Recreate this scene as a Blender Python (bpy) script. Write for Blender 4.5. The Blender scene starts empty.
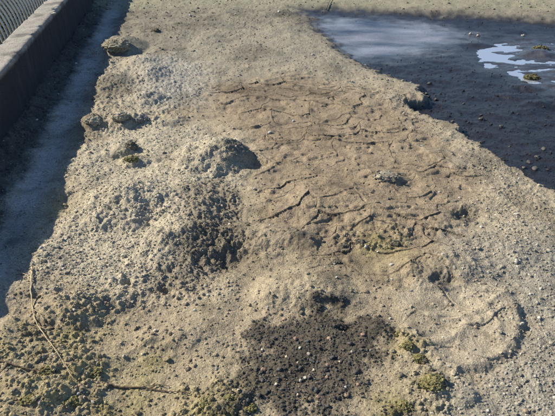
import bpy, math, random
import numpy as np
from mathutils import Vector, Euler

# ------------------------------------------------------------------ camera, sky, sun, exposure
sc = bpy.context.scene
CAM_H, PITCH, FPX = 1.6, math.radians(32.0), 540.0
cam = bpy.data.cameras.new('camera'); cam.sensor_width = 36.0; cam.lens = 36.0 * FPX / 555.0
cam.clip_start = 0.05; cam.clip_end = 2000.0
cam_o = bpy.data.objects.new('camera', cam); sc.collection.objects.link(cam_o)
cam_o.location = (0, 0, CAM_H); cam_o.rotation_euler = (math.pi / 2 - PITCH, 0, 0)
sc.camera = cam_o

SUN_EL, SUN_AZ = math.radians(35.0), math.radians(-70.0)      # azimuth measured from +Y, clockwise
world = bpy.data.worlds.new('World'); sc.world = world; world.use_nodes = True
wn = world.node_tree
sky = wn.nodes.new('ShaderNodeTexSky'); sky.sky_type = 'NISHITA'; sky.sun_disc = False
sky.sun_elevation = SUN_EL; sky.sun_rotation = SUN_AZ; sky.dust_density = 0.5; sky.ozone_density = 6.0
wn.links.new(sky.outputs[0], wn.nodes['Background'].inputs[0])
wn.nodes['Background'].inputs[1].default_value = 0.092
sun = bpy.data.lights.new('sun', 'SUN'); sun.energy = 5.0; sun.angle = math.radians(0.5); sun.color = (1.0, 0.91, 0.76)
sun_o = bpy.data.objects.new('sun', sun); sc.collection.objects.link(sun_o)
sd = Vector((math.sin(SUN_AZ) * math.cos(SUN_EL), math.cos(SUN_AZ) * math.cos(SUN_EL), math.sin(SUN_EL)))
sun_o.rotation_euler = sd.to_track_quat('Z', 'Y').to_euler()
sc.view_settings.view_transform = 'Standard'; sc.view_settings.look = 'None'
sc.view_settings.gamma = 1.0; sc.view_settings.exposure = 0.57
sc.render.engine = 'CYCLES'

COL = sc.collection
rng = np.random.default_rng(7)
random.seed(7)

# ------------------------------------------------------------------ helpers
def G(px, py, z=0.0):
    """point of the ground seen at photo pixel (px, py)"""
    u = (px - 277.5) / FPX; v = (208 - py) / FPX
    s, c = math.sin(PITCH), math.cos(PITCH)
    t = (CAM_H - z) / (s - v * c)
    return (u * t, (c + v * s) * t)

def GP(pts): return np.array([G(*p) for p in pts])

def _h(ix, iy, seed):
    n = (ix.astype(np.int64) * 374761393 + iy.astype(np.int64) * 668265263 + seed * 974634541) & 0xFFFFFFFF
    n = ((n ^ (n >> 13)) * 1274126177) & 0xFFFFFFFF
    n = n ^ (n >> 16)
    return (n & 0xFFFFFF).astype(np.float64) / 0xFFFFFF

def vnoise(x, y, seed=0):                                   # gradient noise, about -1..1
    ix = np.floor(x); iy = np.floor(y); fx = x - ix; fy = y - iy
    ux = fx * fx * fx * (fx * (fx * 6 - 15) + 10); uy = fy * fy * fy * (fy * (fy * 6 - 15) + 10)
    def g(dx, dy):
        a = _h(ix + dx, iy + dy, seed) * 6.2831853
        return np.cos(a) * (fx - dx) + np.sin(a) * (fy - dy)
    a = g(0, 0); b = g(1, 0); c = g(0, 1); d = g(1, 1)
    return 1.5 * ((a + (b - a) * ux) * (1 - uy) + (c + (d - c) * ux) * uy)

def fbm(x, y, f, octv=4, seed=0, gain=0.5, ridged=False):
    s = np.zeros_like(x); a = 1.0; tot = 0
    for i in range(octv):
        n = vnoise(x * f + 17.3 * i, y * f - 9.1 * i, seed + i)
        if ridged: n = 1 - 2 * np.abs(n)
        s += a * n; tot += a; a *= gain; f *= 2.03
    return s / tot

def cells(x, y, f, seed=0):                                 # F1 distance (in cells) and a random id 0..1
    X = x * f; Y = y * f; ix = np.floor(X); iy = np.floor(Y)
    best = np.full_like(x, 9.0); idv = np.zeros_like(x)
    for dx in (-1, 0, 1):
        for dy in (-1, 0, 1):
            cx = ix + dx; cy = iy + dy
            px = cx + _h(cx, cy, seed); py = cy + _h(cx, cy, seed + 51)
            d = (px - X) ** 2 + (py - Y) ** 2
            m = d < best
            best = np.where(m, d, best); idv = np.where(m, _h(cx, cy, seed + 99), idv)
    return np.sqrt(best), idv

def sstep(a, b, x):
    t = np.clip((x - a) / (b - a), 0, 1); return t * t * (3 - 2 * t)

def pdist(x, y, poly):                                      # signed distance, positive inside
    d = np.full_like(x, 1e9); ins = np.zeros(x.shape, bool)
    n = len(poly)
    for i in range(n):
        ax, ay = poly[i]; bx, by = poly[(i + 1) % n]
        ex, ey = bx - ax, by - ay
        t = np.clip(((x - ax) * ex + (y - ay) * ey) / (ex * ex + ey * ey + 1e-12), 0, 1)
        d = np.minimum(d, np.hypot(x - ax - t * ex, y - ay - t * ey))
        if ay != by:
            c = ((ay > y) != (by > y)) & (x < (bx - ax) * (y - ay) / (by - ay) + ax)
            ins ^= c
    return np.where(ins, d, -d)

def ldist(x, y, pts):                                       # distance to a polyline
    d = np.full_like(x, 1e9)
    for i in range(len(pts) - 1):
        ax, ay = pts[i]; bx, by = pts[i + 1]
        ex, ey = bx - ax, by - ay
        t = np.clip(((x - ax) * ex + (y - ay) * ey) / (ex * ex + ey * ey + 1e-12), 0, 1)
        d = np.minimum(d, np.hypot(x - ax - t * ex, y - ay - t * ey))
    return d

# ------------------------------------------------------------------ the lie of the land
W0 = np.array((-1.907, 3.64)); WANG = math.radians(8.8)
WD = np.array((-math.sin(WANG), math.cos(WANG))); WN = np.array((WD[1], -WD[0]))
WALL_H, WALL_T = 0.42, 0.215
def wdist(x, y): return (x - W0[0]) * WN[0] + (y - W0[1]) * WN[1]

WET = GP([(296, 6), (322, 30), (342, 50), (372, 67), (400, 77), (424, 83), (427, 96), (409, 104), (430, 116), (455, 122), (480, 143), (520, 168), (560, 190), (650, 225),
          (760, 170), (720, 30), (620, 22), (555, 18), (500, 15), (440, 12), (370, 9), (335, 6)])
FILM = GP([(318, 14), (330, 36), (352, 54), (400, 52), (450, 42), (470, 30), (430, 20), (380, 16)])
PUD = GP([(470, 45), (492, 36), (530, 33), (580, 36), (620, 50), (620, 76), (570, 86), (535, 82), (500, 64), (482, 60)])
HILL = GP([(70, 165), (92, 140), (150, 128), (200, 124), (236, 138), (248, 158), (236, 205), (240, 250), (212, 280), (150, 290), (90, 285), (45, 285), (5, 296), (20, 255), (55, 215)])
RBAND = GP([(398, 100), (440, 122), (480, 150), (555, 190), (640, 260), (680, 460), (470, 460), (505, 372), (532, 330), (500, 292), (462, 258), (478, 212), (494, 186), (450, 142)])
GREY = GP([(146, 58), (185, 55), (205, 75), (198, 100), (150, 105), (140, 80)])
UBAND = GP([(190, 40), (300, 20), (335, 55), (375, 75), (415, 92), (395, 95), (300, 70), (205, 75)])
CINDER = GP([(246, 332), (290, 318), (345, 318), (385, 322), (398, 348), (372, 390), (350, 410), (300, 416), (248, 404), (238, 372)])
CRUST = GP([(205, 84), (300, 73), (405, 90), (432, 112), (462, 150), (490, 186), (474, 215), (458, 262), (405, 284), (330, 268), (262, 222), (252, 185), (262, 165), (240, 130), (215, 112)])
SLAB = GP([(400, 296), (432, 280), (470, 276), (504, 292), (522, 322), (517, 350), (490, 369), (455, 377), (420, 355), (403, 328)])
CRIM = GP([(430, 362), (455, 372), (488, 366), (514, 350), (519, 330), (512, 312)])

RID1 = GP([(432, 318), (455, 322), (480, 312), (505, 296)]); RID2 = GP([(470, 300), (492, 318), (498, 342)]); RID3 = GP([(428, 348), (458, 340), (476, 322)])
# px, py, radius across (m), radius deep (m), turn, height, flatness power
DOMES = [
 (124, 196, .23, .22, 0, .080, 1.2), (165, 185, .32, .28, .3, .035, 1.4), (196, 212, .22, .34, .2, .075, 1.1), (172, 248, .20, .20, .3, .045, 1.2),
 (211, 150, .22, .22, 0, .085, .8), (226, 154, .14, .14, 0, .035, .8),
 (118, 40, .26, .30, 0, .10, 1.3), (140, 60, .22, .3, 0, .05, 2), (92, 119, .10, .10, 0, .06, 1.0), (122, 118, .10, .10, 0, .06, 1.0), (143, 116, .10, .09, 0, .05, 1.0), (118, 146, .09, .09, 0, .05, 1.0), (133, 158, .09, .07, 0, .035, 1.0), (148, 95, .12, .12, 0, .05, 1.2), (150, 70, .15, .2, 0, .05, 1.2), (170, 118, .12, .1, 0, .03, 1.2),
 (262, 234, .20, .14, .1, .045, 1.6), (300, 238, .10, .07, 0, .035, 1.5), (305, 284, .20, .14, 0, .045, 1.3), (275, 300, .14, .1, 0, .02, 2),
 (384, 178, .13, .12, 0, .04, 1.3), (432, 265, .22, .13, .1, .04, 1.1), (440, 388, .055, .05, 0, .03, 1.4), (465, 398, .05, .04, 0, .025, 1.4),
 (410, 345, .05, .10, -.3, .018, 1.4), (70, 318, .12, .06, 0, .035, 1.6), (92, 300, .25, .08, .3, .03, 2), (85, 362, .14, .07, .2, .025, 2), (60, 392, .18, .06, 0, .025, 2),
 (150, 340, .2, .1, .2, .025, 2), (190, 330, .16, .12, .1, .02, 2), (400, 220, .3, .15, 0, .03, 2), (340, 200, .4, .3, 0, .025, 2), (500, 250, .25, .2, 0, .03, 2),
 (530, 300, .2, .12, 0, .02, 2), (420, 95, .25, .12, 0, .03, 1.5), (545, 45, .22, .16, 0, .045, 1.5), (532, 78, .16, .08, 0, .035, 1.5), (480, 38, .2, .08, 0, .02, 2), (562, 95, .3, .1, 0, .02, 2),
 (520, 88, .35, .08, 0, .018, 2), (378, 330, .06, .06, 0, .02, 1.5), (230, 400, .10, .05, 0, .02, 1.5), (110, 80, .2, .3, 0, .03, 2),
]
# pits: px, py, rx, ry, depth
PITS = [(441, 284, .075, .05, .03), (466, 217, .10, .09, .035), (330, 306, .09, .02, .014), (345, 330, .05, .02, .015), (255, 165, .12, .08, .03),
        (210, 255, .24, .18, .03), (225, 215, .12, .2, .03), (160, 290, .06, .03, .02), (128, 283, .03, .03, .02), (170, 160, .15, .05, .015), (450, 320, .05, .01, .008)]

# dried mud: thin overlapping scales, each band of them lying over the edge of the next one towards the viewer
BAND, SPAN = .135, .36
def scales(x, y):
    wx = x + .16 * fbm(x, y, 1.5, 2, 61) + .02 * fbm(x, y, 9, 2, 63)
    wy = y + .26 * fbm(x, y, 1.5, 2, 71) + .05 * fbm(x, y, 6, 2, 73)
    class fr: pass
    def front(b):
        hb = _h(b, b * 0 + 3, 75); ln = SPAN * (.7 + .8 * _h(b, b * 0 + 5, 76))
        q = wx / ln + hb * 7; c = np.floor(q); f = q - c
        k = .3 + .9 * _h(b, c, 77)
        fr.ln = ln; fr.q = q
        return b * BAND + (.85 * BAND) * (hb - .5) - .11 * k * (1 - (2 * f - 1) ** 2), c, np.minimum(f, 1 - f) * ln
    b = np.floor(wy / BAND) + 2
    yf, c, ex = front(b)
    for _ in range(4):
        m = wy < yf
        b = np.where(m, b - 1, b); n2_ = front(b)
        yf = np.where(m, n2_[0], yf); c = np.where(m, n2_[1], c); ex = np.where(m, n2_[2], ex)
    ef = np.clip(wy - yf, 0, 9); eb = np.clip(front(b + 1)[0] - wy, 0, 9)
    front(b); T2 = dict(jp=b + ef / (ef + eb + 1e-6), jt=ef + eb, jq=fr.q, jl=fr.ln)
    pid = (b.astype(int) + 50) * 100 + (c.astype(int) % 100)
    return pid, ef, eb, ex, b, c, T2

def terrain(x, y):
    """height, colour and masks of the ground at points x, y (metres)"""
    T = {}
    far = sstep(9, 16, y) + sstep(6, 12, np.abs(x)) + sstep(0, -2, y)
    near = 1 - np.clip(far, 0, 1)
    n1 = fbm(x, y, 3.0, 4, 1); n2 = fbm(x, y, 9.0, 4, 21); n3 = fbm(x, y, 28.0, 4, 31, .6)
    fy = sstep(4.0, 8.0, y); n3 = n3 * (1 - .6 * fy); n2 = n2 * (1 - fy) + fbm(x, y, 9.0, 1, 21) * .6 * fy
    jit = .05 * n1 + .05 * n2 + .018 * n3
    w = wdist(x, y)
    T['w'] = w
    soft = lambda poly, e=.05, j=1.0: sstep(-e, e, pdist(x, y, poly) + jit * j)
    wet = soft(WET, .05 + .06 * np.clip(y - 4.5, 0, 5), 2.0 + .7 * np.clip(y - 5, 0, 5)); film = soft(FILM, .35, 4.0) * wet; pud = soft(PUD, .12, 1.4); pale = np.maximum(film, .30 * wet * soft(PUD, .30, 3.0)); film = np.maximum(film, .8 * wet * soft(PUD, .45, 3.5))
    hill = soft(HILL, .16, 2.6); rband = soft(RBAND, .22, 3.2); grey = soft(GREY, .22, 2.5); uband = soft(UBAND, .35, 4)
    cinder = soft(CINDER, .06, 3.6); slab = soft(SLAB, .022, .18)
    crust = soft(CRUST, .14, 2.0) * (1 - wet)
    gut = sstep(.52, .44, w + .5 * jit) * (w > -.1)
    litter = sstep(.26, .16, w + jit) * (w > -.1)
    knoll = soft(GP([(80, 110), (105, 60), (150, 50), (165, 100), (165, 150), (100, 165)]), .2, 4)
    gravel = np.clip(hill + rband + .9 * grey + .8 * uband + .6 * knoll, 0, 1) * (1 - wet) * (1 - .7 * gut)
    lowr = soft(GP([(440, 250), (600, 220), (700, 460), (400, 460), (440, 380), (530, 340)]), .2, 3)
    gravel = gravel * (1 - .55 * lowr)
    # ---- height
    z = .03 * fbm(x, y, .6, 3, 41) * sstep(0, 1.5, w) + (.020 * n1 + .009 * n2) * (1 - .93 * film)
    z = z + near * (1 - wet) * sstep(.2, .5, w) * (.006 * fbm(x, y, 14, 4, 45, .55, True) * sstep(-.3, .4, fbm(x, y, 2.5, 2, 47)) * (1 - .6 * crust) * (1 - .7 * slab))
    z = z + .09 * sstep(2.4, 1.3, y) * sstep(1.0, .3, w) * (w > -.1)
    for k, (px, py, rx, ry, rot, h, p) in enumerate(DOMES):
        cx, cy = G(px, py, h * .7)
        dx = x - cx + .25 * rx * n1 + .12 * rx * n2; dy = y - cy + .25 * ry * n2 + .2 * ry * n1
        c, s = math.cos(rot), math.sin(rot)
        r2 = ((c * dx + s * dy) / (rx * 1.25)) ** 2 + ((-s * dx + c * dy) / (ry * 1.25)) ** 2
        b = np.clip(1 - r2, 0, 1) ** p
        z = z + h * b * (1 + .18 * n2 + .12 * n3)
    for (px, py, rx, ry, d) in PITS:
        cx, cy = G(px, py)
        dx = x - cx + .35 * rx * n2 + .2 * rx * n3; dy = y - cy + .35 * ry * n1 + .3 * ry * n3
        r2 = (dx / rx) ** 2 + (dy / ry) ** 2
        z = z - d * sstep(1.1, .35, np.sqrt(r2))
    # slab of silt, rounded edge; right plates stand a little proud
    z = z + .012 * slab * np.exp(-(ldist(x, y, CRIM) / .16) ** 2) + .006 * slab * np.exp(-(ldist(x, y, CRIM) / .035) ** 2) - .004 * sstep(.07, .03, ldist(x, y, CRIM)) * (1 - slab)
    for rl in (RID1, RID2, RID3): z = z + .011 * np.exp(-((ldist(x + .05 * n2, y + .02 * n1, rl)) / .02) ** 2)
    # wet basin: lower, with a broken step at its rim
    z = z - .06 * wet - .022 * pud + .020 * pud * fbm(x * .7, y * 1.3, 6.5, 4, 93)
    z = z - (.012 * fbm(x, y, 4.5, 4, 91)) * wet * (1 - film)
    # gutter beside the parapet: silted trough, litter heaped against the wall
    z = z + (w > -.1) * (.05 * np.exp(-(np.clip(w, 0, 9) / .09) ** 2) + litter * .018 * fbm(x, y, 16, 4, 95))
    z = z - .02 * np.exp(-((w - .33) / .10) ** 2)
    z = z + .035 * fbm(x, y, 4.5, 4, 97) * np.exp(-((w - .52) / .13) ** 2)
    smooth_strip = np.exp(-((w + .8 * jit - .31) / .10) ** 2)
    # erosion runnels over the gravel hill (flowing to the right and towards the camera)
    a = .6; q = (x * math.cos(a) + y * math.sin(a)); r = (-x * math.sin(a) + y * math.cos(a))
    run = fbm(q * 1.0, r * 2.6, 7, 4, 101, .55, True)
    scar = soft(GP([(178, 195), (222, 178), (242, 200), (238, 265), (205, 290), (150, 292), (150, 270), (185, 240)]), .07, 1.2)
    z = z + hill * (.005 * run) + scar * (.018 * fbm(q * 2.0, r * .9, 9, 4, 111, .55, True) - .018)
    c1, cid = cells(x + .004 * n3, y, 26, 121)
    z = z + scar * .008 * (np.clip(1 - 1.3 * c1, 0, 1)) * cid
    # stones and grit
    g1, gi1 = cells(x, y, 62, 131); g2, gi2 = cells(x, y, 120, 141)
    peb = np.sqrt(np.clip(1 - (g1 * 1.6) ** 2, 0, 1)) * (gi1 > .35) * gi1
    grit = np.sqrt(np.clip(1 - (g2 * 1.6) ** 2, 0, 1)) * (gi2 > .3) * gi2
    rough = np.clip(.22 + gravel * .9 + cinder * 1.0 + .35 * litter - .18 * crust - .12 * slab + .25 * wet * (1 - film), 0.05, 1) * (1 - .75 * smooth_strip) * (1 - pud * .7)
    z = z + near * rough * (.0034 * peb + .0028 * grit) + (.0020 + .003 * rough) * n3 * (1 - .8 * film) * (1 - .6 * smooth_strip)
    # crumbly patches: lower left and the band in front of the slab
    crumbly = np.clip(soft(GP([(20, 320), (70, 325), (110, 350), (105, 425), (20, 425), (10, 370)]), .08, 2.2)
                      + soft(GP([(185, 385), (240, 392), (250, 425), (180, 425)]), .05, 2)
                      + soft(GP([(392, 330), (415, 335), (432, 362), (448, 385), (440, 425), (405, 425), (415, 375)]), .035, 1.6)
                      + soft(GP([(335, 236), (400, 236), (400, 248), (340, 250)]), .04, 2)
                      + .9 * soft(GP([(95, 60), (150, 50), (200, 62), (205, 100), (150, 125), (80, 150), (75, 112)]), .15, 4)
                      + .6 * soft(GP([(135, 0), (310, -5), (300, 25), (190, 45), (130, 40)]), .3, 6)
                      + .8 * soft(GP([(60, 300), (140, 285), (200, 290), (150, 310), (70, 330)]), .05, 2), 0, 1)
    k1, ki = cells(x + .006 * n3, y + .006 * n2, 44, 151)
    z = z + near * crumbly * .012 * np.clip(1 - 1.25 * k1, 0, 1) * (ki > .45) * (.4 + ki)
    # crusted mud: plates with joints
    cm = np.clip(crust + slab, 0, 1)
    pid = np.full(x.shape, -1); 
    idx = np.where(cm > .02)[0]
    joint = np.zeros_like(x)
    JJ = {q_: np.full(x.shape, .5 if q_ in ('jp', 'jq') else 0.0) for q_ in ('jp', 'jt', 'jq', 'jl', 'jk')}
    if len(idx):
        i1, ef, eb, ex, bb, cc, T2 = scales(x[idx], y[idx])
        t3 = _h(bb, cc, 81); t1 = _h(bb, cc, 82)
        keep = sstep(.05, .6, .30 + 1.2 * fbm(x[idx], y[idx], 1.6, 2, 161) + .4 * sstep(3.0, 4.2, y[idx])) * .75 + .25
        cw = np.maximum(.0055, 1.15 * (y[idx] ** 2 + 2.56) / 864 * .534)
        gap = lambda e: np.exp(-(e / cw) ** 2)
        jf = gap(np.minimum(ef, eb))
        je = gap(ex * 1.6) * (t1 > .35)
        jv = np.clip(np.maximum(jf, je), 0, 1) * keep * cm[idx]
        lip = .0045 * np.exp(-ef / .05) * (.35 + .65 * keep) * (.5 + t3) + .003 * np.exp(-(ex / .03) ** 2)
        z[idx] += cm[idx] * (lip + .006 * (t3 - .5)) - .0015 * jv
        joint[idx] = jv
        for q_ in ('jp', 'jt', 'jq', 'jl'): JJ[q_][idx] = T2[q_]
        JJ['jk'][idx] = keep * cm[idx]
        pid[idx] = np.where(cm[idx] > .5, i1, -1)
    tq = 3.0 * fbm(x * .9 + .25 * n1, y * 1.5 + .3 * n1, 1.5, 4, 165) + .3 * n2; fl = np.floor(tq)
    z = z + crust * .006 * fbm(x * 1.2 + .2 * n1, y * 3.2, 5, 3, 167) + crust * .009 * (fl + sstep(.0, .16, tq - fl))
    fine = 1 - np.abs(vnoise(x * 9 + .8 * n2, y * 13 + .8 * n1, 171))
    z = z - crust * .004 * sstep(.9, 1, fine)
    # beyond the parapet the land drops away
    drop = sstep(-.14, -.75, w)
    z = z * (1 - drop) - 1.5 * drop
    z = np.where(far > 0, z * near + .25 * fbm(x, y, .05, 3, 181) * np.clip(far, 0, 1) * (1 - drop) - 1.5 * drop * (1 - near), z)
    # ---- colour of the materials, with some shade and sheen painted in
    def mix(c, col, m): return c * (1 - m[:, None]) + np.array(col)[None] * m[:, None]
    c = np.tile(np.array((.335, .278, .190)), (len(x), 1))
    c = mix(c, (.40, .338, .225), sstep(-.2, .5, n1) * .6)
    c = mix(c, (.262, .206, .138), crust * .9)
    c = mix(c, (.33, .265, .182), crust * sstep(.0, .6, fbm(x, y, 4, 3, 191)) * .6)
    c = mix(c, (.215, .20, .155), sstep(3.4, 5.8, y + 4 * jit) * (1 - .8 * crust) * .8)
    c = mix(c, (.15, .145, .125), sstep(3.4, 5.5, y) * sstep(.0, .45, fbm(x, y * .6, 2.6, 4, 198)) * (1 - crust) * .6)
    c = mix(c, (.43, .385, .285), gravel * .85 * (1 - .65 * uband) * (1 - .3 * rband))
    c = mix(c, (.27, .258, .215), lowr * .7)
    c = mix(c, (.20, .185, .15), np.clip(rband + lowr, 0, 1) * sstep(-.05, .45, fbm(x, y, 3.0, 4, 196)) * .5)
    c = mix(c, (.30, .29, .26), grey * .8)
    c = mix(c, (.155, .130, .095), scar * .6)  # brown debris tone that also paints in the scarp's shade
    c = mix(c, (.36, .31, .225), slab * .8)
    c = mix(c, (.045, .041, .036), cinder * (.8 + .2 * np.clip(n2, 0, 1)))
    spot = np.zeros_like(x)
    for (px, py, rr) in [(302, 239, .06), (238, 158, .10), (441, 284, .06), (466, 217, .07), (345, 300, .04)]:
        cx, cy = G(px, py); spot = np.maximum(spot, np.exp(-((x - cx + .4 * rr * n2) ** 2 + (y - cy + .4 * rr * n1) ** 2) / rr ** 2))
    c = mix(c, (.10, .098, .085), np.clip(spot * (1 + n3), 0, .8))  # dark grit on the dome; shade painted in the pits and beside the mound
    alg = np.zeros_like(x)
    for (px, py, rr) in [(408, 350, .07), (428, 388, .06), (200, 408, .16), (60, 385, .26), (120, 405, .16), (20, 350, .14), (150, 365, .1), (50, 205, .13), (130, 158, .09), (400, 410, .12), (80, 340, .14), (545, 45, .3), (532, 78, .2), (380, 250, .15)]:
        cx, cy = G(px, py); alg = np.maximum(alg, np.exp(-((x - cx) ** 2 + (y - cy) ** 2) / rr ** 2))
    c = mix(c, (.28, .238, .105), np.clip(alg * (.55 + .9 * n2), 0, .8))
    c = mix(c, (.13, .11, .085), crumbly * sstep(-.1, .5, n3) * .15)
    c = mix(c, (.065, .062, .056), litter * .85)
    c = mix(c, (.46, .445, .40), smooth_strip * .8 * (w > .05))
    c = mix(c, (.11, .085, .06), joint * .12)
    damp = soft(WET, .40, 5.0)
    c = mix(c, (.13, .125, .115), damp * .55)
    c = c * (1 - .38 * sstep(.0, .5, fbm(x, y, 1.7, 4, 195)) - .35 * sstep(.1, .5, fbm(x, y, 6, 4, 197)) * (1 - gravel))[:, None]
    c = mix(c, (.017, .018, .023), wet * .97)
    c = mix(c, (.27, .275, .30), pale * np.clip(.55 + .9 * fbm(x * .6, y * 1.6, 2.2, 4, 199), 0, 1) * (1 - .3 * pud))  # sky sheen on the wet mud painted in as a pale tone
    c = mix(c, (.30, .285, .19), sstep(G(440, 12)[1], G(440, 5)[1], y + 3 * jit) * (1 - wet) * .6)
    c = mix(c, (.016, .018, .010), sstep(-.1, -.25, w))  # shade of the drop painted in as near-black soil
    c = c * (1 + .16 * n3 + .10 * n2)[:, None] * (1 + .25 * (gi1 - .5) * gravel * near)[:, None]
    T.update(JJ)
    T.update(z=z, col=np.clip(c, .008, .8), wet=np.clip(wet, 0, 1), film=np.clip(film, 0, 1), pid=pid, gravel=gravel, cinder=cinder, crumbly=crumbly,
             litter=litter, crust=crust, pud=pud, strip=smooth_strip, slab=slab, scar=scar, top=sstep(4, 6, y) * (1 - crust) * (1 - wet), near=near, hill=hill)
    return T

# ------------------------------------------------------------------ materials
def new_mat(name):
    m = bpy.data.materials.new(name); m.use_nodes = True
    return m, m.node_tree.nodes, m.node_tree.links, m.node_tree.nodes['Principled BSDF']

def ground_mat(name, wetness=True, bump=.6):
    m, N, L, B = new_mat(name)
    at = N.new('ShaderNodeAttribute'); at.attribute_name = 'col'
    geo = N.new('ShaderNodeNewGeometry')
    no = N.new('ShaderNodeTexNoise'); no.inputs['Scale'].default_value = 140; no.inputs['Detail'].default_value = 6; no.inputs['Roughness'].default_value = .65
    L.new(geo.outputs['Position'], no.inputs['Vector'])
    vo = N.new('ShaderNodeTexVoronoi'); vo.inputs['Scale'].default_value = 170
    L.new(geo.outputs['Position'], vo.inputs['Vector'])
    mr = N.new('ShaderNodeMapRange'); mr.inputs['From Min'].default_value = .3; mr.inputs['From Max'].default_value = .7
    mr.inputs['To Min'].default_value = .72; mr.inputs['To Max'].default_value = 1.25
    L.new(no.outputs['Fac'], mr.inputs['Value'])
    sep = N.new('ShaderNodeSeparateColor'); L.new(vo.outputs['Color'], sep.inputs[0])
    mv = N.new('ShaderNodeMapRange'); mv.inputs['To Min'].default_value = .78; mv.inputs['To Max'].default_value = 1.2
    L.new(sep.outputs[0], mv.inputs['Value'])
    mul = N.new('ShaderNodeMath'); mul.operation = 'MULTIPLY'; L.new(mr.outputs[0], mul.inputs[0]); L.new(mv.outputs[0], mul.inputs[1])
    mx = N.new('ShaderNodeMix'); mx.data_type = 'RGBA'; mx.blend_type = 'MULTIPLY'; mx.inputs[0].default_value = 1
    L.new(at.outputs['Color'], mx.inputs[6]); L.new(mul.outputs[0], mx.inputs[7])
    L.new(mx.outputs[2], B.inputs['Base Color'])
    bp = N.new('ShaderNodeBump'); bp.inputs['Distance'].default_value = .006; bp.inputs['Strength'].default_value = bump
    ad = N.new('ShaderNodeMath'); ad.operation = 'MULTIPLY_ADD'; ad.inputs[1].default_value = -.5
    L.new(vo.outputs['Distance'], ad.inputs[0]); L.new(no.outputs['Fac'], ad.inputs[2])
    L.new(ad.outputs[0], bp.inputs['Height']); L.new(bp.outputs[0], B.inputs['Normal'])
    B.inputs['Roughness'].default_value = .95; B.inputs['Specular IOR Level'].default_value = .25
    if wetness:
        # hairline joints between the mud scales: filled with darker earth and recessed
        def attr(n_):
            a_ = N.new('ShaderNodeAttribute'); a_.attribute_name = n_; return a_.outputs['Fac']
        def mth(op, a_, b_=None):
            q_ = N.new('ShaderNodeMath'); q_.operation = op
            for i_, v_ in enumerate((a_, b_)):
                if v_ is None: continue
                if isinstance(v_, (int, float)): q_.inputs[i_].default_value = v_
                else: L.new(v_, q_.inputs[i_])
            return q_.outputs[0]
        nw = N.new('ShaderNodeTexNoise'); nw.inputs['Scale'].default_value = 11; nw.inputs['Detail'].default_value = 3; L.new(geo.outputs['Position'], nw.inputs['Vector'])
        wid = mth('MULTIPLY_ADD', nw.outputs['Fac'], .016); wid.node.inputs[2].default_value = -.0015
        def line(p_, t_, k_):
            d_ = mth('MULTIPLY', mth('ABSOLUTE', mth('SUBTRACT', p_, mth('ROUND', p_))), t_)
            m_ = mth('SUBTRACT', 1.0, mth('DIVIDE', d_, wid)); m_.node.use_clamp = True
            return mth('MULTIPLY', m_, k_)
        ln = mth('MULTIPLY', mth('MAXIMUM', line(attr('jp'), attr('jt'), 1.0), line(attr('jq'), attr('jl'), .6)), attr('jk'))
        mj = N.new('ShaderNodeMix'); mj.data_type = 'RGBA'; mj.inputs[7].default_value = (.075, .058, .042, 1)
        L.new(mth('MULTIPLY', ln, .8), mj.inputs[0]); L.new(mx.outputs[2], mj.inputs[6]); L.new(mj.outputs[2], B.inputs['Base Color'])
        hh = mth('MULTIPLY_ADD', ln, -1.6); L.new(ad.outputs[0], hh.node.inputs[2]); L.new(hh, bp.inputs['Height'])
        wa = N.new('ShaderNodeAttribute'); wa.attribute_name = 'wet'
        fa = N.new('ShaderNodeAttribute'); fa.attribute_name = 'film'
        r1 = N.new('ShaderNodeMapRange'); r1.inputs['To Min'].default_value = .95; r1.inputs['To Max'].default_value = .30; L.new(wa.outputs['Fac'], r1.inputs['Value'])
        r2 = N.new('ShaderNodeMath'); r2.operation = 'MULTIPLY_ADD'; r2.inputs[1].default_value = -.18; L.new(fa.outputs['Fac'], r2.inputs[0]); L.new(r1.outputs[0], r2.inputs[2])
        L.new(r2.outputs[0], B.inputs['Roughness'])
        sp = N.new('ShaderNodeMapRange'); sp.inputs['To Min'].default_value = .2; sp.inputs['To Max'].default_value = .38; L.new(wa.outputs['Fac'], sp.inputs['Value'])
        L.new(sp.outputs[0], B.inputs['Specular IOR Level'])
        bs = N.new('ShaderNodeMapRange'); bs.inputs['To Min'].default_value = bump; bs.inputs['To Max'].default_value = bump * .12; L.new(fa.outputs['Fac'], bs.inputs['Value'])
        L.new(bs.outputs[0], bp.inputs['Strength'])
    return m

M_GROUND = ground_mat('dried_silt_and_gravel')
M_STONE = ground_mat('gravel_stone', False, .25)
M_CLOD = ground_mat('earth_clod', False, .8)

def flat_mat(name, c1, c2, scale, rough=.85, bump=.3, dist=.004, stretch=None):
    m, N, L, B = new_mat(name)
    tc = N.new('ShaderNodeTexCoord'); src = tc.outputs['Object']
    if stretch:
        mp = N.new('ShaderNodeMapping'); mp.inputs['Scale'].default_value = stretch; L.new(src, mp.inputs[0]); src = mp.outputs[0]
    no = N.new('ShaderNodeTexNoise'); no.inputs['Scale'].default_value = scale; no.inputs['Detail'].default_value = 8; no.inputs['Roughness'].default_value = .68
    L.new(src, no.inputs['Vector'])
    rp = N.new('ShaderNodeValToRGB'); rp.color_ramp.elements[0].position = .32; rp.color_ramp.elements[1].position = .68
    rp.color_ramp.elements[0].color = (*c1, 1); rp.color_ramp.elements[1].color = (*c2, 1)
    L.new(no.outputs['Fac'], rp.inputs[0]); L.new(rp.outputs[0], B.inputs['Base Color'])
    bp = N.new('ShaderNodeBump'); bp.inputs['Strength'].default_value = bump; bp.inputs['Distance'].default_value = dist
    L.new(no.outputs['Fac'], bp.inputs['Height']); L.new(bp.outputs[0], B.inputs['Normal'])
    B.inputs['Roughness'].default_value = rough; B.inputs['Specular IOR Level'].default_value = .25
    return m

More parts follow.
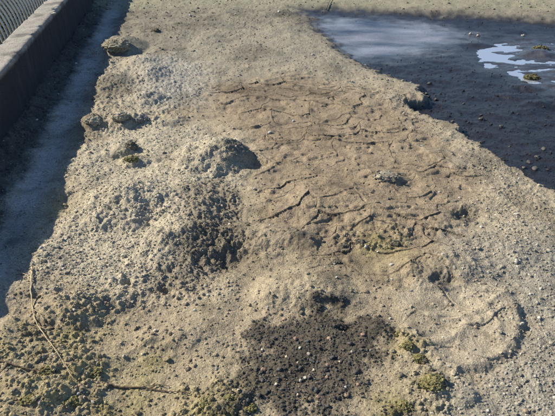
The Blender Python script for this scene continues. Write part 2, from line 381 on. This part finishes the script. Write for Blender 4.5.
M_CONC = ground_mat('weathered_concrete', False, .9)
M_BAR = flat_mat('pale_galvanised_steel', (.55, .53, .46), (.75, .73, .64), 30, .55, .2, .001)
M_TWIG = flat_mat('dry_pale_wood', (.34, .27, .16), (.55, .46, .30), 60, .8, .4, .001, (1, 1, .2))
M_TWIGD = flat_mat('dark_damp_wood', (.07, .05, .03), (.16, .12, .08), 60, .7, .4, .001, (1, 1, .2))
M_LEAF = flat_mat('dark_leaf', (.008, .014, .006), (.028, .04, .014), 6, .9, .1)  # leaf tones kept near black to stand in for shade in the drop
M_MOSS = flat_mat('yellow_green_moss', (.13, .112, .05), (.29, .25, .12), 60, .95, .6, .003)

mw, N, L, B = new_mat('shallow_water')
B.inputs['Base Color'].default_value = (.50, .52, .54, 1); B.inputs['Roughness'].default_value = .16; B.inputs['IOR'].default_value = 1.33  # milky colour stands in for the pale sky reflected in the water
B.inputs['Transmission Weight'].default_value = .55
geo = N.new('ShaderNodeNewGeometry'); no = N.new('ShaderNodeTexNoise'); no.inputs['Scale'].default_value = 9; L.new(geo.outputs['Position'], no.inputs['Vector'])
bp = N.new('ShaderNodeBump'); bp.inputs['Strength'].default_value = .25; bp.inputs['Distance'].default_value = .004; L.new(no.outputs['Fac'], bp.inputs['Height']); L.new(bp.outputs[0], B.inputs['Normal'])
M_WATER = mw

# ------------------------------------------------------------------ mesh builders
def mesh_np(name, V, F, mat, smooth=True, attrs=None):
    me = bpy.data.meshes.new(name); V = np.asarray(V, np.float32); F = np.asarray(F, np.int32); k = F.shape[1]
    me.vertices.add(len(V)); me.vertices.foreach_set('co', V.ravel())
    me.loops.add(F.size); me.loops.foreach_set('vertex_index', F.ravel())
    me.polygons.add(len(F)); me.polygons.foreach_set('loop_start', np.arange(0, F.size, k, dtype=np.int32))
    if smooth: me.polygons.foreach_set('use_smooth', np.ones(len(F), bool))
    else: me.polygons.foreach_set('use_smooth', np.zeros(len(F), bool))
    me.update(calc_edges=True)
    for key, val in (attrs or {}).items():
        if val.ndim == 2:
            a = me.attributes.new(key, 'FLOAT_COLOR', 'POINT')
            a.data.foreach_set('color', np.hstack((val, np.ones((len(val), 1)))).astype(np.float32).ravel())
        else:
            a = me.attributes.new(key, 'FLOAT', 'POINT'); a.data.foreach_set('value', val.astype(np.float32))
    me.materials.append(mat)
    return me

def link(name, me, parent=None, **props):
    o = bpy.data.objects.new(name, me); COL.objects.link(o); o.parent = parent
    for k, v in props.items(): o[k] = v
    return o

# ------------------------------------------------------------------ ground: one sheet, finest near the viewer
sN = 800
s_in = np.linspace(-.56, .56, sN)
s_out = np.array([.60, .66, .75, .9, 1.15, 1.5, 2.1, 3.2, 5, 9, 18, 40])
S = np.concatenate((-s_out[::-1], s_in, s_out))
py = np.linspace(440, -14, 850)
yr = np.array([G(277.5, p)[1] for p in py])
yfar = yr[-1] + np.array([.3, .7, 1.3, 2.2, 3.6, 6, 10, 18, 32, 60, 120, 260, 600])
ynear = np.array([-120, -50, -20, -8, -3.5, -1.5, -.7, -.2, .15, .4, .6, .75, .88, .98, 1.06])
ynear = ynear[ynear < yr[0] - .02]
YY = np.concatenate((ynear, yr, yfar))
WW = np.maximum(YY + 1.0, 1.9)
gx = (S[None, :] * WW[:, None]); gy = np.repeat(YY[:, None], len(S), 1)
nr, nc = gx.shape
gx = gx.ravel(); gy = gy.ravel()
TT = terrain(gx, gy)
V = np.stack((gx, gy, TT['z']), 1)
ii = (np.arange(nr - 1)[:, None] * nc + np.arange(nc - 1)[None]).ravel()
F = np.stack((ii, ii + 1, ii + 1 + nc, ii + nc), 1)
fp = TT['pid'][F]
fid = np.where((fp >= 0).all(1), fp[:, 0], -1)
# plates too small to tell apart stay in the sheet
ids, cnt = np.unique(fid[fid >= 0], return_counts=True)
small = set(ids[cnt < 60].tolist())
if small: fid = np.where(np.isin(fid, list(small)), -1, fid)
def sub(mask):
    f = F[mask]; u, inv = np.unique(f, return_inverse=True)
    return V[u], inv.reshape(f.shape), {k: TT[k][u] for k in ('col', 'wet', 'film', 'jp', 'jt', 'jq', 'jl', 'jk')}
v, f, a = sub(fid < 0)
ground = link('ground', mesh_np('ground', v, f, M_GROUND, True, a), kind='structure')
for pid in np.unique(fid[fid >= 0]):
    v, f, a = sub(fid == pid)
    c = v.mean(0)
    o = link('mud_plate', mesh_np('mud_plate', v - c, f, M_GROUND, True, a), ground)
    o.location = c.tolist()

# ------------------------------------------------------------------ water lying in the hollow
wl = None
pp = PUD.copy(); ctr = pp.mean(0)
big = ctr + (pp - ctr) * 1.15
# water level: chosen so that part of the hollow floods
ptsx, ptsy = np.meshgrid(np.linspace(big[:, 0].min(), big[:, 0].max(), 90), np.linspace(big[:, 1].min(), big[:, 1].max(), 60))
ptsx = ptsx.ravel(); ptsy = ptsy.ravel(); ins = pdist(ptsx, ptsy, PUD) > 0
tz = terrain(ptsx[ins], ptsy[ins])['z']
wl = float(np.quantile(tz, .40))
th = np.linspace(0, 2 * math.pi, 64, endpoint=False)
wv = []
n = len(big)
for i in range(n):
    for t in np.linspace(0, 1, 6, endpoint=False): wv.append((*(big[i] * (1 - t) + big[(i + 1) % n] * t), wl))
me = bpy.data.meshes.new('puddle'); me.from_pydata(wv, [], [list(range(len(wv)))]); me.materials.append(M_WATER)
link('puddle', me, kind='structure')

def ground_z(x, y): return terrain(np.atleast_1d(np.float64(x)), np.atleast_1d(np.float64(y)))['z']

# ------------------------------------------------------------------ parapet
def make_parapet():
    prof = [(0, -.06)]
    R = .028
    for z in np.linspace(.0, WALL_H - R, 22): prof.append((0, z))
    for t in np.linspace(0, math.pi / 2, 6)[1:]: prof.append((-R + R * math.cos(t), WALL_H - R + R * math.sin(t)))
    for x in np.linspace(-R, -WALL_T + R, 16)[1:]: prof.append((x, WALL_H))
    for t in np.linspace(0, math.pi / 2, 6)[1:]: prof.append((-WALL_T + R - R * math.sin(t), WALL_H - R + R * math.cos(t)))
    for z in np.linspace(WALL_H - R, .0, 12)[1:]: prof.append((-WALL_T, z))
    prof.append((-WALL_T, -1.8)); prof.append((0, -1.8))
    prof = np.array(prof); k = len(prof)
    ls = np.concatenate((np.linspace(-5, .2, 30), np.linspace(.2, 5, 620)[1:], np.linspace(5, 16, 160)[1:]))
    l = np.repeat(ls, k); pw = np.tile(prof[:, 0], len(ls)); pz = np.tile(prof[:, 1], len(ls))
    edge = np.exp(-((pw + .0) ** 2 + (pz - WALL_H) ** 2) / .035 ** 2) + np.exp(-((pw + WALL_T) ** 2 + (pz - WALL_H) ** 2) / .035 ** 2)
    m = pw + pz * .9
    nn = fbm(l, m, 8, 4, 201) * .006 + fbm(l, m * 1.2, 17, 2, 211) * .003
    chip = np.clip(fbm(l, m, 5, 4, 221) - .15, 0, 1) * edge * .09
    top = (pz > WALL_H - .012)
    cx = pw - np.where(top, 0, 1) * 0
    # push along a rough outward direction
    ox = np.where(pw > -WALL_T / 2, 1, -1) * np.where(top, 0, 1); oz = np.where(top, 1, 0)
    pw2 = pw + ox * nn - np.sign(ox + (ox == 0) * np.where(pw > -WALL_T / 2, 1, -1)) * chip
    pz2 = pz + oz * nn - chip * .9
    xy = W0[None] + l[:, None] * WD[None] + pw2[:, None] * WN[None]
    V = np.column_stack((xy, pz2))
    fa = []
    i = (np.arange(len(ls) - 1)[:, None] * k + np.arange(k)[None]).ravel()
    j = (np.arange(len(ls) - 1)[:, None] * k + (np.arange(k)[None] + 1) % k).ravel()
    F = np.stack((i, i + k, j + k, j), 1)
    face_shade = sstep(WALL_H - .004, WALL_H - .05, pz + .02 * fbm(l, m, 9, 3, 241))  # shade of the wall faces painted in, near-black below the top edge
    cc = np.array((.37, .34, .29))[None] * (1 + .35 * fbm(l, m, 7, 5, 243, .65))[:, None] * (1 - face_shade[:, None]) + np.array((.040, .042, .046))[None] * (1 + .4 * fbm(l, pz * .4, 14, 4, 245))[:, None] * face_shade[:, None]
    cc = cc * (1 - .45 * sstep(.05, .45, fbm(l, m, 3.2, 4, 247)) * (1 - face_shade))[:, None]
    cc = cc * (1 + .35 * sstep(.1, .5, fbm(l * 3, pz * .5, 3.0, 4, 249)) * face_shade)[:, None]
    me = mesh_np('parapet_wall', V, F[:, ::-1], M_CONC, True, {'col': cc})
    import bmesh
    bm = bmesh.new(); bm.from_mesh(me); bmesh.ops.holes_fill(bm, edges=[e for e in bm.edges if e.is_boundary]); bmesh.ops.recalc_face_normals(bm, faces=bm.faces); bm.to_mesh(me); bm.free()
    return link('parapet_wall', me, label='low weathered concrete parapet wall running beside the dried ground', category='wall')
make_parapet()

# ------------------------------------------------------------------ arched grille of pale bars behind the parapet
def tube(pts, radii, seg=8):
    P = np.array(pts, float); n = len(P); V = []; F = []
    up = np.array((.3, .2, 1.0))
    for i in range(n):
        t = P[min(i + 1, n - 1)] - P[max(i - 1, 0)]; t /= np.linalg.norm(t) + 1e-9
        a = np.cross(t, up if abs(np.dot(t, up / np.linalg.norm(up))) < .95 else np.array((1, 0, 0.))); a /= np.linalg.norm(a); b = np.cross(t, a)
        for k in range(seg):
            q = 2 * math.pi * k / seg
            V.append(P[i] + radii[i] * (a * math.cos(q) + b * math.sin(q)))
    for i in range(n - 1):
        for k in range(seg):
            F.append((i * seg + k, i * seg + (k + 1) % seg, (i + 1) * seg + (k + 1) % seg, (i + 1) * seg + k))
    F.append(tuple(range(seg))[::-1]); F.append(tuple((n - 1) * seg + k for k in range(seg)))
    return V, F

def pymesh(name, V, F, mat, smooth=True):
    me = bpy.data.meshes.new(name); me.from_pydata([tuple(p) for p in V], [], F); me.materials.append(mat)
    if smooth: me.polygons.foreach_set('use_smooth', [True] * len(me.polygons))
    return me

root = bpy.data.objects.new('railing', None); COL.objects.link(root)
root.location = (*(W0 - WN * .36), 0); root.rotation_euler = (0, 0, WANG)
root['label'] = 'railing of pale curved metal bars along the outer side of the parapet'; root['category'] = 'railing'
# local frame: y along the wall, -x away from it
arc = []
for t in np.linspace(0, 1, 14):
    q = t * 1.25
    arc.append((.02 - .42 * (1 - math.cos(q)), 0, .24 + .52 * math.sin(q)))
arc = [(.02, 0, -.9), (.02, 0, -.3)] + arc
bar_me = pymesh('bar', *tube(arc, [.0085] * len(arc)), M_BAR)
for k in range(140):
    o = link('bar', bar_me, root); o.location = (0, -4.5 + .098 * k, 0)
    o.rotation_euler = (0, 0, .02 * math.sin(k * 1.7))
for (x, z) in ((.02, -.7), (arc[-1][0], arc[-1][2])):
    link('rail', pymesh('rail', *tube([(x, -5.2, z), (x, 10, z)], [.016, .016]), M_BAR), root)

# dark undergrowth on the lower ground outside
def undergrowth():
    n = 26000
    l = rng.uniform(-3, 9, n); w = -rng.uniform(.34, 3.2, n) ; 
    xy = W0[None] + l[:, None] * WD + w[:, None] * WN
    z = -1.45 + rng.random(n) ** .6 * (.75 + .35 * fbm(xy[:, 0], xy[:, 1], 1.2, 3, 231))
    base = np.array([(-.5, 0, 0), (0, -.22, .06), (.5, 0, 0), (0, .22, .06)])
    sz = rng.uniform(.03, .075, n)
    a = rng.uniform(0, 6.28, n); b = rng.uniform(-.9, .9, n); c = rng.uniform(-.9, .9, n)
    ca, sa, cb, sb, cc, s_ = np.cos(a), np.sin(a), np.cos(b), np.sin(b), np.cos(c), np.sin(c)
    Rm = np.empty((n, 3, 3))
    Rm[:, 0] = np.stack((ca * cb, ca * sb * s_ - sa * cc, ca * sb * cc + sa * s_), 1)
    Rm[:, 1] = np.stack((sa * cb, sa * sb * s_ + ca * cc, sa * sb * cc - ca * s_), 1)
    Rm[:, 2] = np.stack((-sb, cb * s_, cb * cc), 1)
    V = np.einsum('nij,kj->nki', Rm, base) * sz[:, None, None] + np.column_stack((xy, z))[:, None]
    F = np.arange(n * 4).reshape(n, 4)
    link('undergrowth', mesh_np('undergrowth', V.reshape(-1, 3), F, M_LEAF), kind='stuff', label='dark green undergrowth below the railing outside the parapet', category='undergrowth')
undergrowth()

# ------------------------------------------------------------------ loose gravel and grit
PHI = (1 + 5 ** .5) / 2
ICO = np.array([(-1, PHI, 0), (1, PHI, 0), (-1, -PHI, 0), (1, -PHI, 0), (0, -1, PHI), (0, 1, PHI), (0, -1, -PHI), (0, 1, -PHI), (PHI, 0, -1), (PHI, 0, 1), (-PHI, 0, -1), (-PHI, 0, 1)])
ICO /= np.linalg.norm(ICO[0])
ICF = np.array([(0, 11, 5), (0, 5, 1), (0, 1, 7), (0, 7, 10), (0, 10, 11), (1, 5, 9), (5, 11, 4), (11, 10, 2), (10, 7, 6), (7, 1, 8), (3, 9, 4), (3, 4, 2), (3, 2, 6), (3, 6, 8), (3, 8, 9), (4, 9, 5), (2, 4, 11), (6, 2, 10), (8, 6, 7), (9, 8, 1)])

def stones(x, y, z, size, col, seed):
    r = np.random.default_rng(seed); n = len(x)
    V = ICO[None] * r.uniform(.72, 1.18, (n, 12, 1)) * np.stack((r.uniform(.8, 1.3, n), r.uniform(.65, 1.1, n), r.uniform(.5, .85, n)), 1)[:, None]
    a = r.uniform(0, 6.28, n); t = r.uniform(-.45, .45, n)
    ct, st = np.cos(t), np.sin(t)
    V = np.stack((V[..., 0] * ct[:, None] - V[..., 2] * st[:, None], V[..., 1], V[..., 0] * st[:, None] + V[..., 2] * ct[:, None]), -1)
    ca, sa = np.cos(a), np.sin(a)
    V = np.stack((V[..., 0] * ca[:, None] - V[..., 1] * sa[:, None], V[..., 0] * sa[:, None] + V[..., 1] * ca[:, None], V[..., 2]), -1)
    V = V * (size / 2)[:, None, None] + np.stack((x, y, z), 1)[:, None]
    F = ICF[None] + (np.arange(n) * 12)[:, None, None]
    return V.reshape(-1, 3), F.reshape(-1, 3), {'col': np.repeat(col, 12, 0)}

def scatter(n, seed):
    r = np.random.default_rng(seed)
    py = r.uniform(-10, 436, n); yy = np.array([G(277.5, p)[1] for p in py])
    yy = yy + r.uniform(-.01, .01, n)
    xx = r.uniform(-.5, .5, n) * (yy + 1.0)
    return xx, yy, r
def gravel_layer(name, n, seed, dens, size, colour, **props):
    x, y, r = scatter(n, seed)
    t = terrain(x, y)
    k = (r.random(n) < dens(t, r)) & (t['w'] > .01)
    x, y = x[k], y[k]; t = {q: t[q][k] for q in t}; m = len(x)
    s = size(t, r, m, y)
    c = colour(t, r, m)
    V, F, a = stones(x, y, t['z'] + s * .12, s, np.clip(c, .01, .75), seed + 1)
    link(name, mesh_np(name, V, F, M_STONE, False, a), kind='stuff', **props)
def tint(t, r, m, lo=.75, hi=1.3):
    c = t['col'] * r.uniform(lo, hi, (m, 1))
    p = r.random((m, 1))
    c = np.where(p < .06, np.array((.46, .44, .38))[None] * r.uniform(.8, 1.15, (m, 1)), c)
    c = np.where((p > .95) & (p < .98), np.array((.33, .24, .17))[None], c)
    c = np.where(p > .98, np.array((.14, .135, .125))[None], c)
    return c
lognorm = lambda r, m, med, sg, hi: np.clip(med * np.exp(sg * r.standard_normal(m)), .003, hi)
gravel_layer('pale_gravel', 84000, 301, lambda t, r: np.clip(t['gravel'], 0, 1) * (.85 + 0 * t['z']) * (1 - .6 * t['wet']),
             lambda t, r, m, y: lognorm(r, m, .0070, .40, .026) * (1 + .06 * np.clip(y - 2, 0, 6)), lambda t, r, m: tint(t, r, m),
             label='pale grey angular gravel covering the mounds and the strip beside the wet mud', category='gravel')
gravel_layer('scattered_grit', 52000, 311, lambda t, r: np.clip(.30 - .14 * t['crust'] - .2 * t['slab'] + .35 * t['crumbly'] + .5 * t['litter'] + .35 * t['top'], 0, 1) * (1 - t['gravel']) * (1 - t['cinder']) * (1 - t['wet']),
             lambda t, r, m, y: lognorm(r, m, .0068, .5, .026) * (1 + .16 * np.clip(y - 2.5, 0, 6)), lambda t, r, m: tint(t, r, m, .75, 1.2),
             label='sparse brown grit and earth crumbs strewn over the dry silt', category='grit')
def cind_col(t, r, m):
    c = np.array((.085, .080, .070))[None] * r.uniform(.3, 1.6, (m, 1))
    p = r.random((m, 1))
    c = np.where(p < .02, np.array((.40, .36, .29))[None] * r.uniform(.6, 1.1, (m, 1)), c)
    return np.where(p > .985, np.array((.22, .15, .10))[None], c)
gravel_layer('dark_cinder_grit', 60000, 321, lambda t, r: t['cinder'] ** 1.2 * .85, lambda t, r, m, y: lognorm(r, m, .0058, .5, .020), cind_col,
             label='black cinder gravel with a few rusty bits filling the dark patch', category='gravel')
gravel_layer('wet_mud_grit', 44000, 331, lambda t, r: t['wet'] * (1 - t['film']) * (1 - t['pud']) * .28, lambda t, r, m, y: lognorm(r, m, .009, .5, .028),
             lambda t, r, m: np.where(r.random((m, 1)) < .04, .25, 1) * t['col'] * r.uniform(.6, 2.0, (m, 1)),
             label='black muddy grit standing out of the wet hollow', category='grit')

# ------------------------------------------------------------------ clods, stones and moss cushions one can point at
import bmesh
from mathutils import noise as mnoise
def lump_mesh(name, seed, amp, freq, mat, col=None, sub=5, flat=.6, knob=0.0):
    bm = bmesh.new(); bmesh.ops.create_icosphere(bm, subdivisions=sub, radius=1.0)
    co = np.array([v.co for v in bm.verts])
    def n3d(f, sd, o=3):
        off = Vector((sd * 1.37 % 50, sd * 2.11 % 50, sd * .73 % 50))
        return np.array([mnoise.fractal(Vector(p) * f + off, 1.0, 2.0, o) for p in co.tolist()])
    d = 1 + amp * n3d(freq, seed) + amp * .5 * n3d(freq * 3.1, seed + 20) + knob * (.25 - np.abs(n3d(freq * 3.5, seed + 40, 2))) 
    P = co * d[:, None]; P[:, 2] *= flat
    for v, p in zip(bm.verts, P): v.co = p.tolist()
    for f in bm.faces: f.smooth = True
    me = bpy.data.meshes.new(name); bm.to_mesh(me); bm.free()
    if col is not None:
        c = np.array(col)[None] * (1 + .35 * n3d(3, seed + 60) + .2 * n3d(11, seed + 70))[:, None]
        a = me.attributes.new('col', 'FLOAT_COLOR', 'POINT'); a.data.foreach_set('color', np.hstack((np.clip(c, .01, .8), np.ones((len(c), 1)))).astype(np.float32).ravel())
    me.materials.append(mat)
    return me

def cluster(name, px, py, rx, ry, rz, seed, colour, label, cat, n=160, size=.010, vary=.35):
    """a hump of earth or moss: a rough core with crumbs sitting on it, one mesh"""
    r = np.random.default_rng(seed)
    z = 0.0
    for _ in range(4):
        x, y = G(px, py, z + .3 * rz); z = .5 * z + .5 * float(ground_z(x, y)[0])
    z = float(ground_z(x, y)[0]) - .2 * rz
    core = lump_mesh('core', seed, .35, 1.2, M_CLOD, colour, 4, 1.0, .1)
    cv = np.array([v.co for v in core.vertices]) * .93 * np.array((rx, ry, rz)); cf = np.array([p.vertices[:] for p in core.polygons])
    cc = np.array(colour)[None] * (1 + .2 * r.standard_normal((len(cv), 1)))
    bpy.data.meshes.remove(core)
    pick = cv[r.integers(0, len(cv), n)]; pick = pick[pick[:, 2] > -.15 * rz]; m = len(pick)
    pick = pick * r.uniform(.92, 1.08, (m, 1))
    col = np.array(colour)[None] * np.exp(vary * r.standard_normal((m, 1))) * (1 + .06 * r.standard_normal((m, 3)))
    V, F, a = stones(pick[:, 0], pick[:, 1], pick[:, 2], size * np.exp(.35 * r.standard_normal(m)), col, seed + 3)
    V = np.vstack((cv, V)); F = np.vstack((cf, F + len(cv)))
    me = mesh_np(name, V, F, M_CLOD, False, {'col': np.clip(np.vstack((cc, a['col'])), .01, .7)})
    o = link(name, me, label=label, category=cat); o.location = (x, y, z); o.rotation_euler = (0, 0, 0)
    return o

def place_lump(name, px, py, rx, ry, rz, seed, col, label, cat, mat=None, amp=.5, freq=1.5, rot=0, sink=.2, knob=.4, group=None, sub=5):
    x, y = G(px, py, rz * .6)
    z = float(ground_z(x, y)[0])
    me = lump_mesh(name, seed, amp, freq, mat or M_CLOD, col if mat is None else None, sub, 1.0, knob)
    o = link(name, me, label=label, category=cat)
    if group: o['group'] = group
    o.location = (x, y, z - sink * rz); o.scale = (rx, ry, rz * .75); o.rotation_euler = (0, 0, rot)
    return o
PALE = (.38, .34, .25); BRN = (.26, .21, .14); GRY = (.24, .235, .21); GRN = (.20, .19, .09)
cluster('rubble_clod', 116, 42, .15, .14, .07, 401, (.30, .27, .19), 'broad crumbly earth clod half in the shade of the parapet', 'clod')
cluster('rubble_clod', 92, 119, .06, .055, .04, 402, PALE, 'pale rounded clod on the edge of the parapet shadow', 'clod')
cluster('rubble_clod', 121, 117, .065, .055, .035, 403, PALE, 'knobbly pale clod beside the pale rounded one at the shadow edge', 'clod')
cluster('rubble_clod', 140, 117, .055, .045, .032, 404, GRY, 'small dark grey clod behind the gravel mound', 'clod')
cluster('rubble_clod', 130, 145, .05, .04, .04, 405, (.16, .15, .11), 'dark brown clod in front of the knobbly pale clod', 'clod')
cluster('rubble_clod', 132, 158, .045, .03, .03, 406, GRN, 'greenish flat clod just behind the round gravel mound', 'clod')
cluster('rubble_clod', 385, 177, .075, .06, .022, 407, (.27, .24, .18), 'flat brown clod resting on the cracked mud plates', 'clod')
for (px, py, r, s, lab) in [(345, 245, .022, 411, 'small dark earth crumb in front of the cracked plates'), (362, 242, .026, 412, 'knobbly dark earth crumb in front of the cracked plates'),
                            (335, 262, .018, 413, 'small crumb beside the pale pebble below the cracked plates'), (395, 243, .028, 414, 'dark flat crumb beside the pit in the silt'),
                            (143, 92, .035, 415, 'dark rough clod by the grey gravel patch'), (155, 30, .05, 416, 'dark clod on the far dry ground near the parapet')]:
    cluster('earth_crumb', px, py, r * 1.2, r, r * .7, s, (.13, .115, .085), lab, 'clod', 60, .009)
for (px, py, r, s, lab) in [(408, 345, .020, 421, 'yellow green moss cushion on the ridge beside the black cinders'), (418, 358, .022, 422, 'larger yellow green moss cushion at the end of the ridge by the cinders'),
                            (398, 334, .016, 423, 'small moss tuft at the far end of the ridge by the cinders'),
                            (433, 384, .036, 424, 'round mossy hummock in front of the rounded silt slab'), (206, 402, .022, 425, 'moss cushion at the corner of the black cinder patch'),
                            (230, 398, .018, 426, 'small moss tuft beside the black cinder patch'), (95, 372, .020, 430, 'moss tuft between crumbs near the dark twig'), (45, 372, .024, 431, 'moss cushion beside the pale twig above a dark stick'), (28, 400, .026, 432, 'broad moss cushion below the dark stick'), (250, 408, .02, 433, 'moss tuft inside the edge of the cinder patch'), (405, 405, .022, 434, 'low moss cushion in front of the mossy hummock'), (72, 400, .026, 427, 'moss cushion among crumbs near the pale twig'),
                            (541, 45, .085, 428, 'mossy islet standing in the puddle'), (533, 76, .06, 429, 'flat mossy islet at the shore of the puddle')]:
    cluster('moss_cushion', px, py, r * 1.2, r, r * .6, s, (.21, .185, .08) if r < .05 else (.11, .10, .05), lab, 'moss', 200, .0065 if r < .05 else .016, .4)

# larger single pebbles
peb_me = [lump_mesh('pebble', 500 + i, .75, 1.0, M_STONE, c, 2, .75) for i, c in enumerate([(.47, .44, .37), (.36, .335, .28), (.30, .21, .15), (.10, .097, .09), (.48, .40, .28)])]
def pebbles(spots, label, group, kinds, seed, lo=.010, hi=.02):
    r = np.random.default_rng(seed)
    for (px, py) in spots:
        z = 0.0
        for _ in range(3): x, y = G(px, py, z); z = float(ground_z(x, y)[0])
        s = r.uniform(lo, hi)
        o = link('pebble', peb_me[kinds[r.integers(len(kinds))]], label=label, category='pebble', group=group)
        o.location = (x, y, z + s * .25); o.scale = (s, s * r.uniform(.7, 1), s * .8); o.rotation_euler = (r.uniform(-.4, .4), r.uniform(-.4, .4), r.uniform(0, 6.28))
def inpoly(poly, n, seed):
    r = np.random.default_rng(seed); out = []
    lo = np.min(poly, 0); hi = np.max(poly, 0); P = np.array(poly, float)
    while len(out) < n:
        p = lo + (hi - lo) * r.random(2)
        if pdist(np.array([p[0]]), np.array([p[1]]), P)[0] > 2: out.append(tuple(p))
    return out
pebbles([(286, 357), (300, 348), (262, 350), (314, 371), (318, 402), (340, 362), (352, 352), (298, 395), (330, 340), (276, 385), (305, 378), (345, 388)],
        'pale pebble lying among the black cinder gravel', 'pale pebbles in the cinder patch', [0, 4], 601, .004, .008)
pebbles(inpoly([(250, 335), (380, 328), (370, 390), (355, 412), (245, 412)], 30, 602), 'chunky dark stone in the black cinder patch', 'stones in the cinder patch', [3, 2], 603, .006, .012)
pebbles(inpoly([(440, 130), (545, 195), (550, 300), (530, 400), (490, 400), (525, 340), (470, 260)], 40, 604), 'pale stone in the gravel strip beside the black mud', 'stones in the gravel strip', [0, 1, 1], 605, .005, .010)
pebbles(inpoly([(85, 170), (150, 130), (225, 135), (180, 200), (120, 260), (50, 290)], 40, 606), 'light stone on the gravel mounds', 'stones on the gravel mounds', [0, 1], 607, .005, .010)
pebbles(inpoly([(20, 330), (100, 320), (150, 350), (110, 410), (10, 410)], 30, 608), 'brownish pebble among crumbs around the twigs', 'pebbles around the twigs', [1, 4, 3], 609, .004, .009)
pebbles(inpoly([(400, 100), (425, 105), (480, 145), (550, 185), (550, 150), (480, 110), (430, 80)], 18, 610), 'stone on the rim of the black wet mud', 'stones along the mud rim', [3, 3, 3], 611, .008, .020)
pebbles([(478, 36), (523, 36), (470, 34)], 'pale stone at the far edge of the puddle', 'stones at the puddle', [1], 612, .02, .03)
pebbles([(334, 264), (366, 247), (270, 226), (155, 331), (411, 128)], 'single white pebble on the bare dry silt', 'white pebbles on the silt', [0], 613, .006, .010)
o = link('pebble', peb_me[0], label='lone pale stone lying on top of the parapet', category='pebble')
x, y = G(54, 14, WALL_H); o.location = (x, y, WALL_H + .006); o.scale = (.022, .018, .014)

# ------------------------------------------------------------------ twigs
def twig(spec, rad, mat, label, shoots=(), seed=0, lift=.006):
    """spec: photo pixels followed along the ground; lift: height above it"""
    r = np.random.default_rng(seed)
    def path(pts, n):
        P = np.array([G(*p) for p in pts]); d = np.r_[0, np.cumsum(np.hypot(*np.diff(P, axis=0).T))]
        t = np.linspace(0, d[-1], n)
        x = np.interp(t, d, P[:, 0]); y = np.interp(t, d, P[:, 1])
        k = np.array([.25, .5, .25])
        for _ in range(2):
            x[1:-1] = np.convolve(x, k, 'valid'); y[1:-1] = np.convolve(y, k, 'valid')
        x += r.normal(0, .0012, n); y += r.normal(0, .0012, n)
        z = ground_z(x, y); zz = np.maximum.accumulate(z) * 0 + z
        kk = np.ones(9) / 9
        zs = np.convolve(np.pad(zz, 4, 'edge'), kk, 'valid')
        return np.column_stack((x, y, np.maximum(zs, z - .004)))
    P = path(spec, 48); n = len(P)
    P[:, 2] += lift
    o0 = P[0].copy()
    rr = np.linspace(rad * 1.1, rad * .35, n) * (1 + .12 * r.standard_normal(n)); rr[::11] *= 1.3
    root = link('twig', pymesh('twig', *tube(P - o0, rr, 7), mat), label=label, category='twig'); root.location = o0.tolist()
    for sp in shoots:
        Q = path(sp, 18); Q[:, 2] += lift * np.linspace(1, 1.6, 18)
        i = np.argmin(np.hypot(P[:, 0] - Q[0, 0], P[:, 1] - Q[0, 1])); Q[0] = P[i]
        link('side_shoot', pymesh('side_shoot', *tube(Q - o0, np.linspace(rad * .6, rad * .25, 18), 6), mat), root)
    return root
twig([(33, 272), (34, 290), (34, 308), (36, 322), (40, 334), (49, 346), (57, 358), (66, 372), (77, 388)], .0034, M_TWIG, 'long pale curved twig lying beside the edge of the wall shadow',
     [[(34, 285), (26, 279), (14, 274)], [(40, 334), (48, 338), (56, 336)], [(57, 358), (52, 366), (44, 368)], [(36, 318), (42, 322), (47, 330)], [(66, 372), (72, 374), (82, 373)]], 21, .009)
twig([(104, 385), (125, 387), (148, 388), (168, 391), (190, 395)], .0040, M_TWIGD, 'thin dark twig lying straight across the bare silt near crumbs',
     [[(148, 388), (158, 384), (170, 386)]], 22)
twig([(-14, 372), (-4, 369), (6, 365), (15, 360)], .0042, M_TWIG, 'short pale twig end pointing out over a dark stick', [], 23, .012)
twig([(-8, 368), (10, 374), (30, 379), (58, 384)], .0040, M_TWIGD, 'thin dark stick half buried among crumbs beside the pale twig', [], 24)
twig([(326, 8), (329, 4), (331, 0)], .007, M_TWIGD, 'dark stick at the far corner of the wet mud', [], 25, .02)
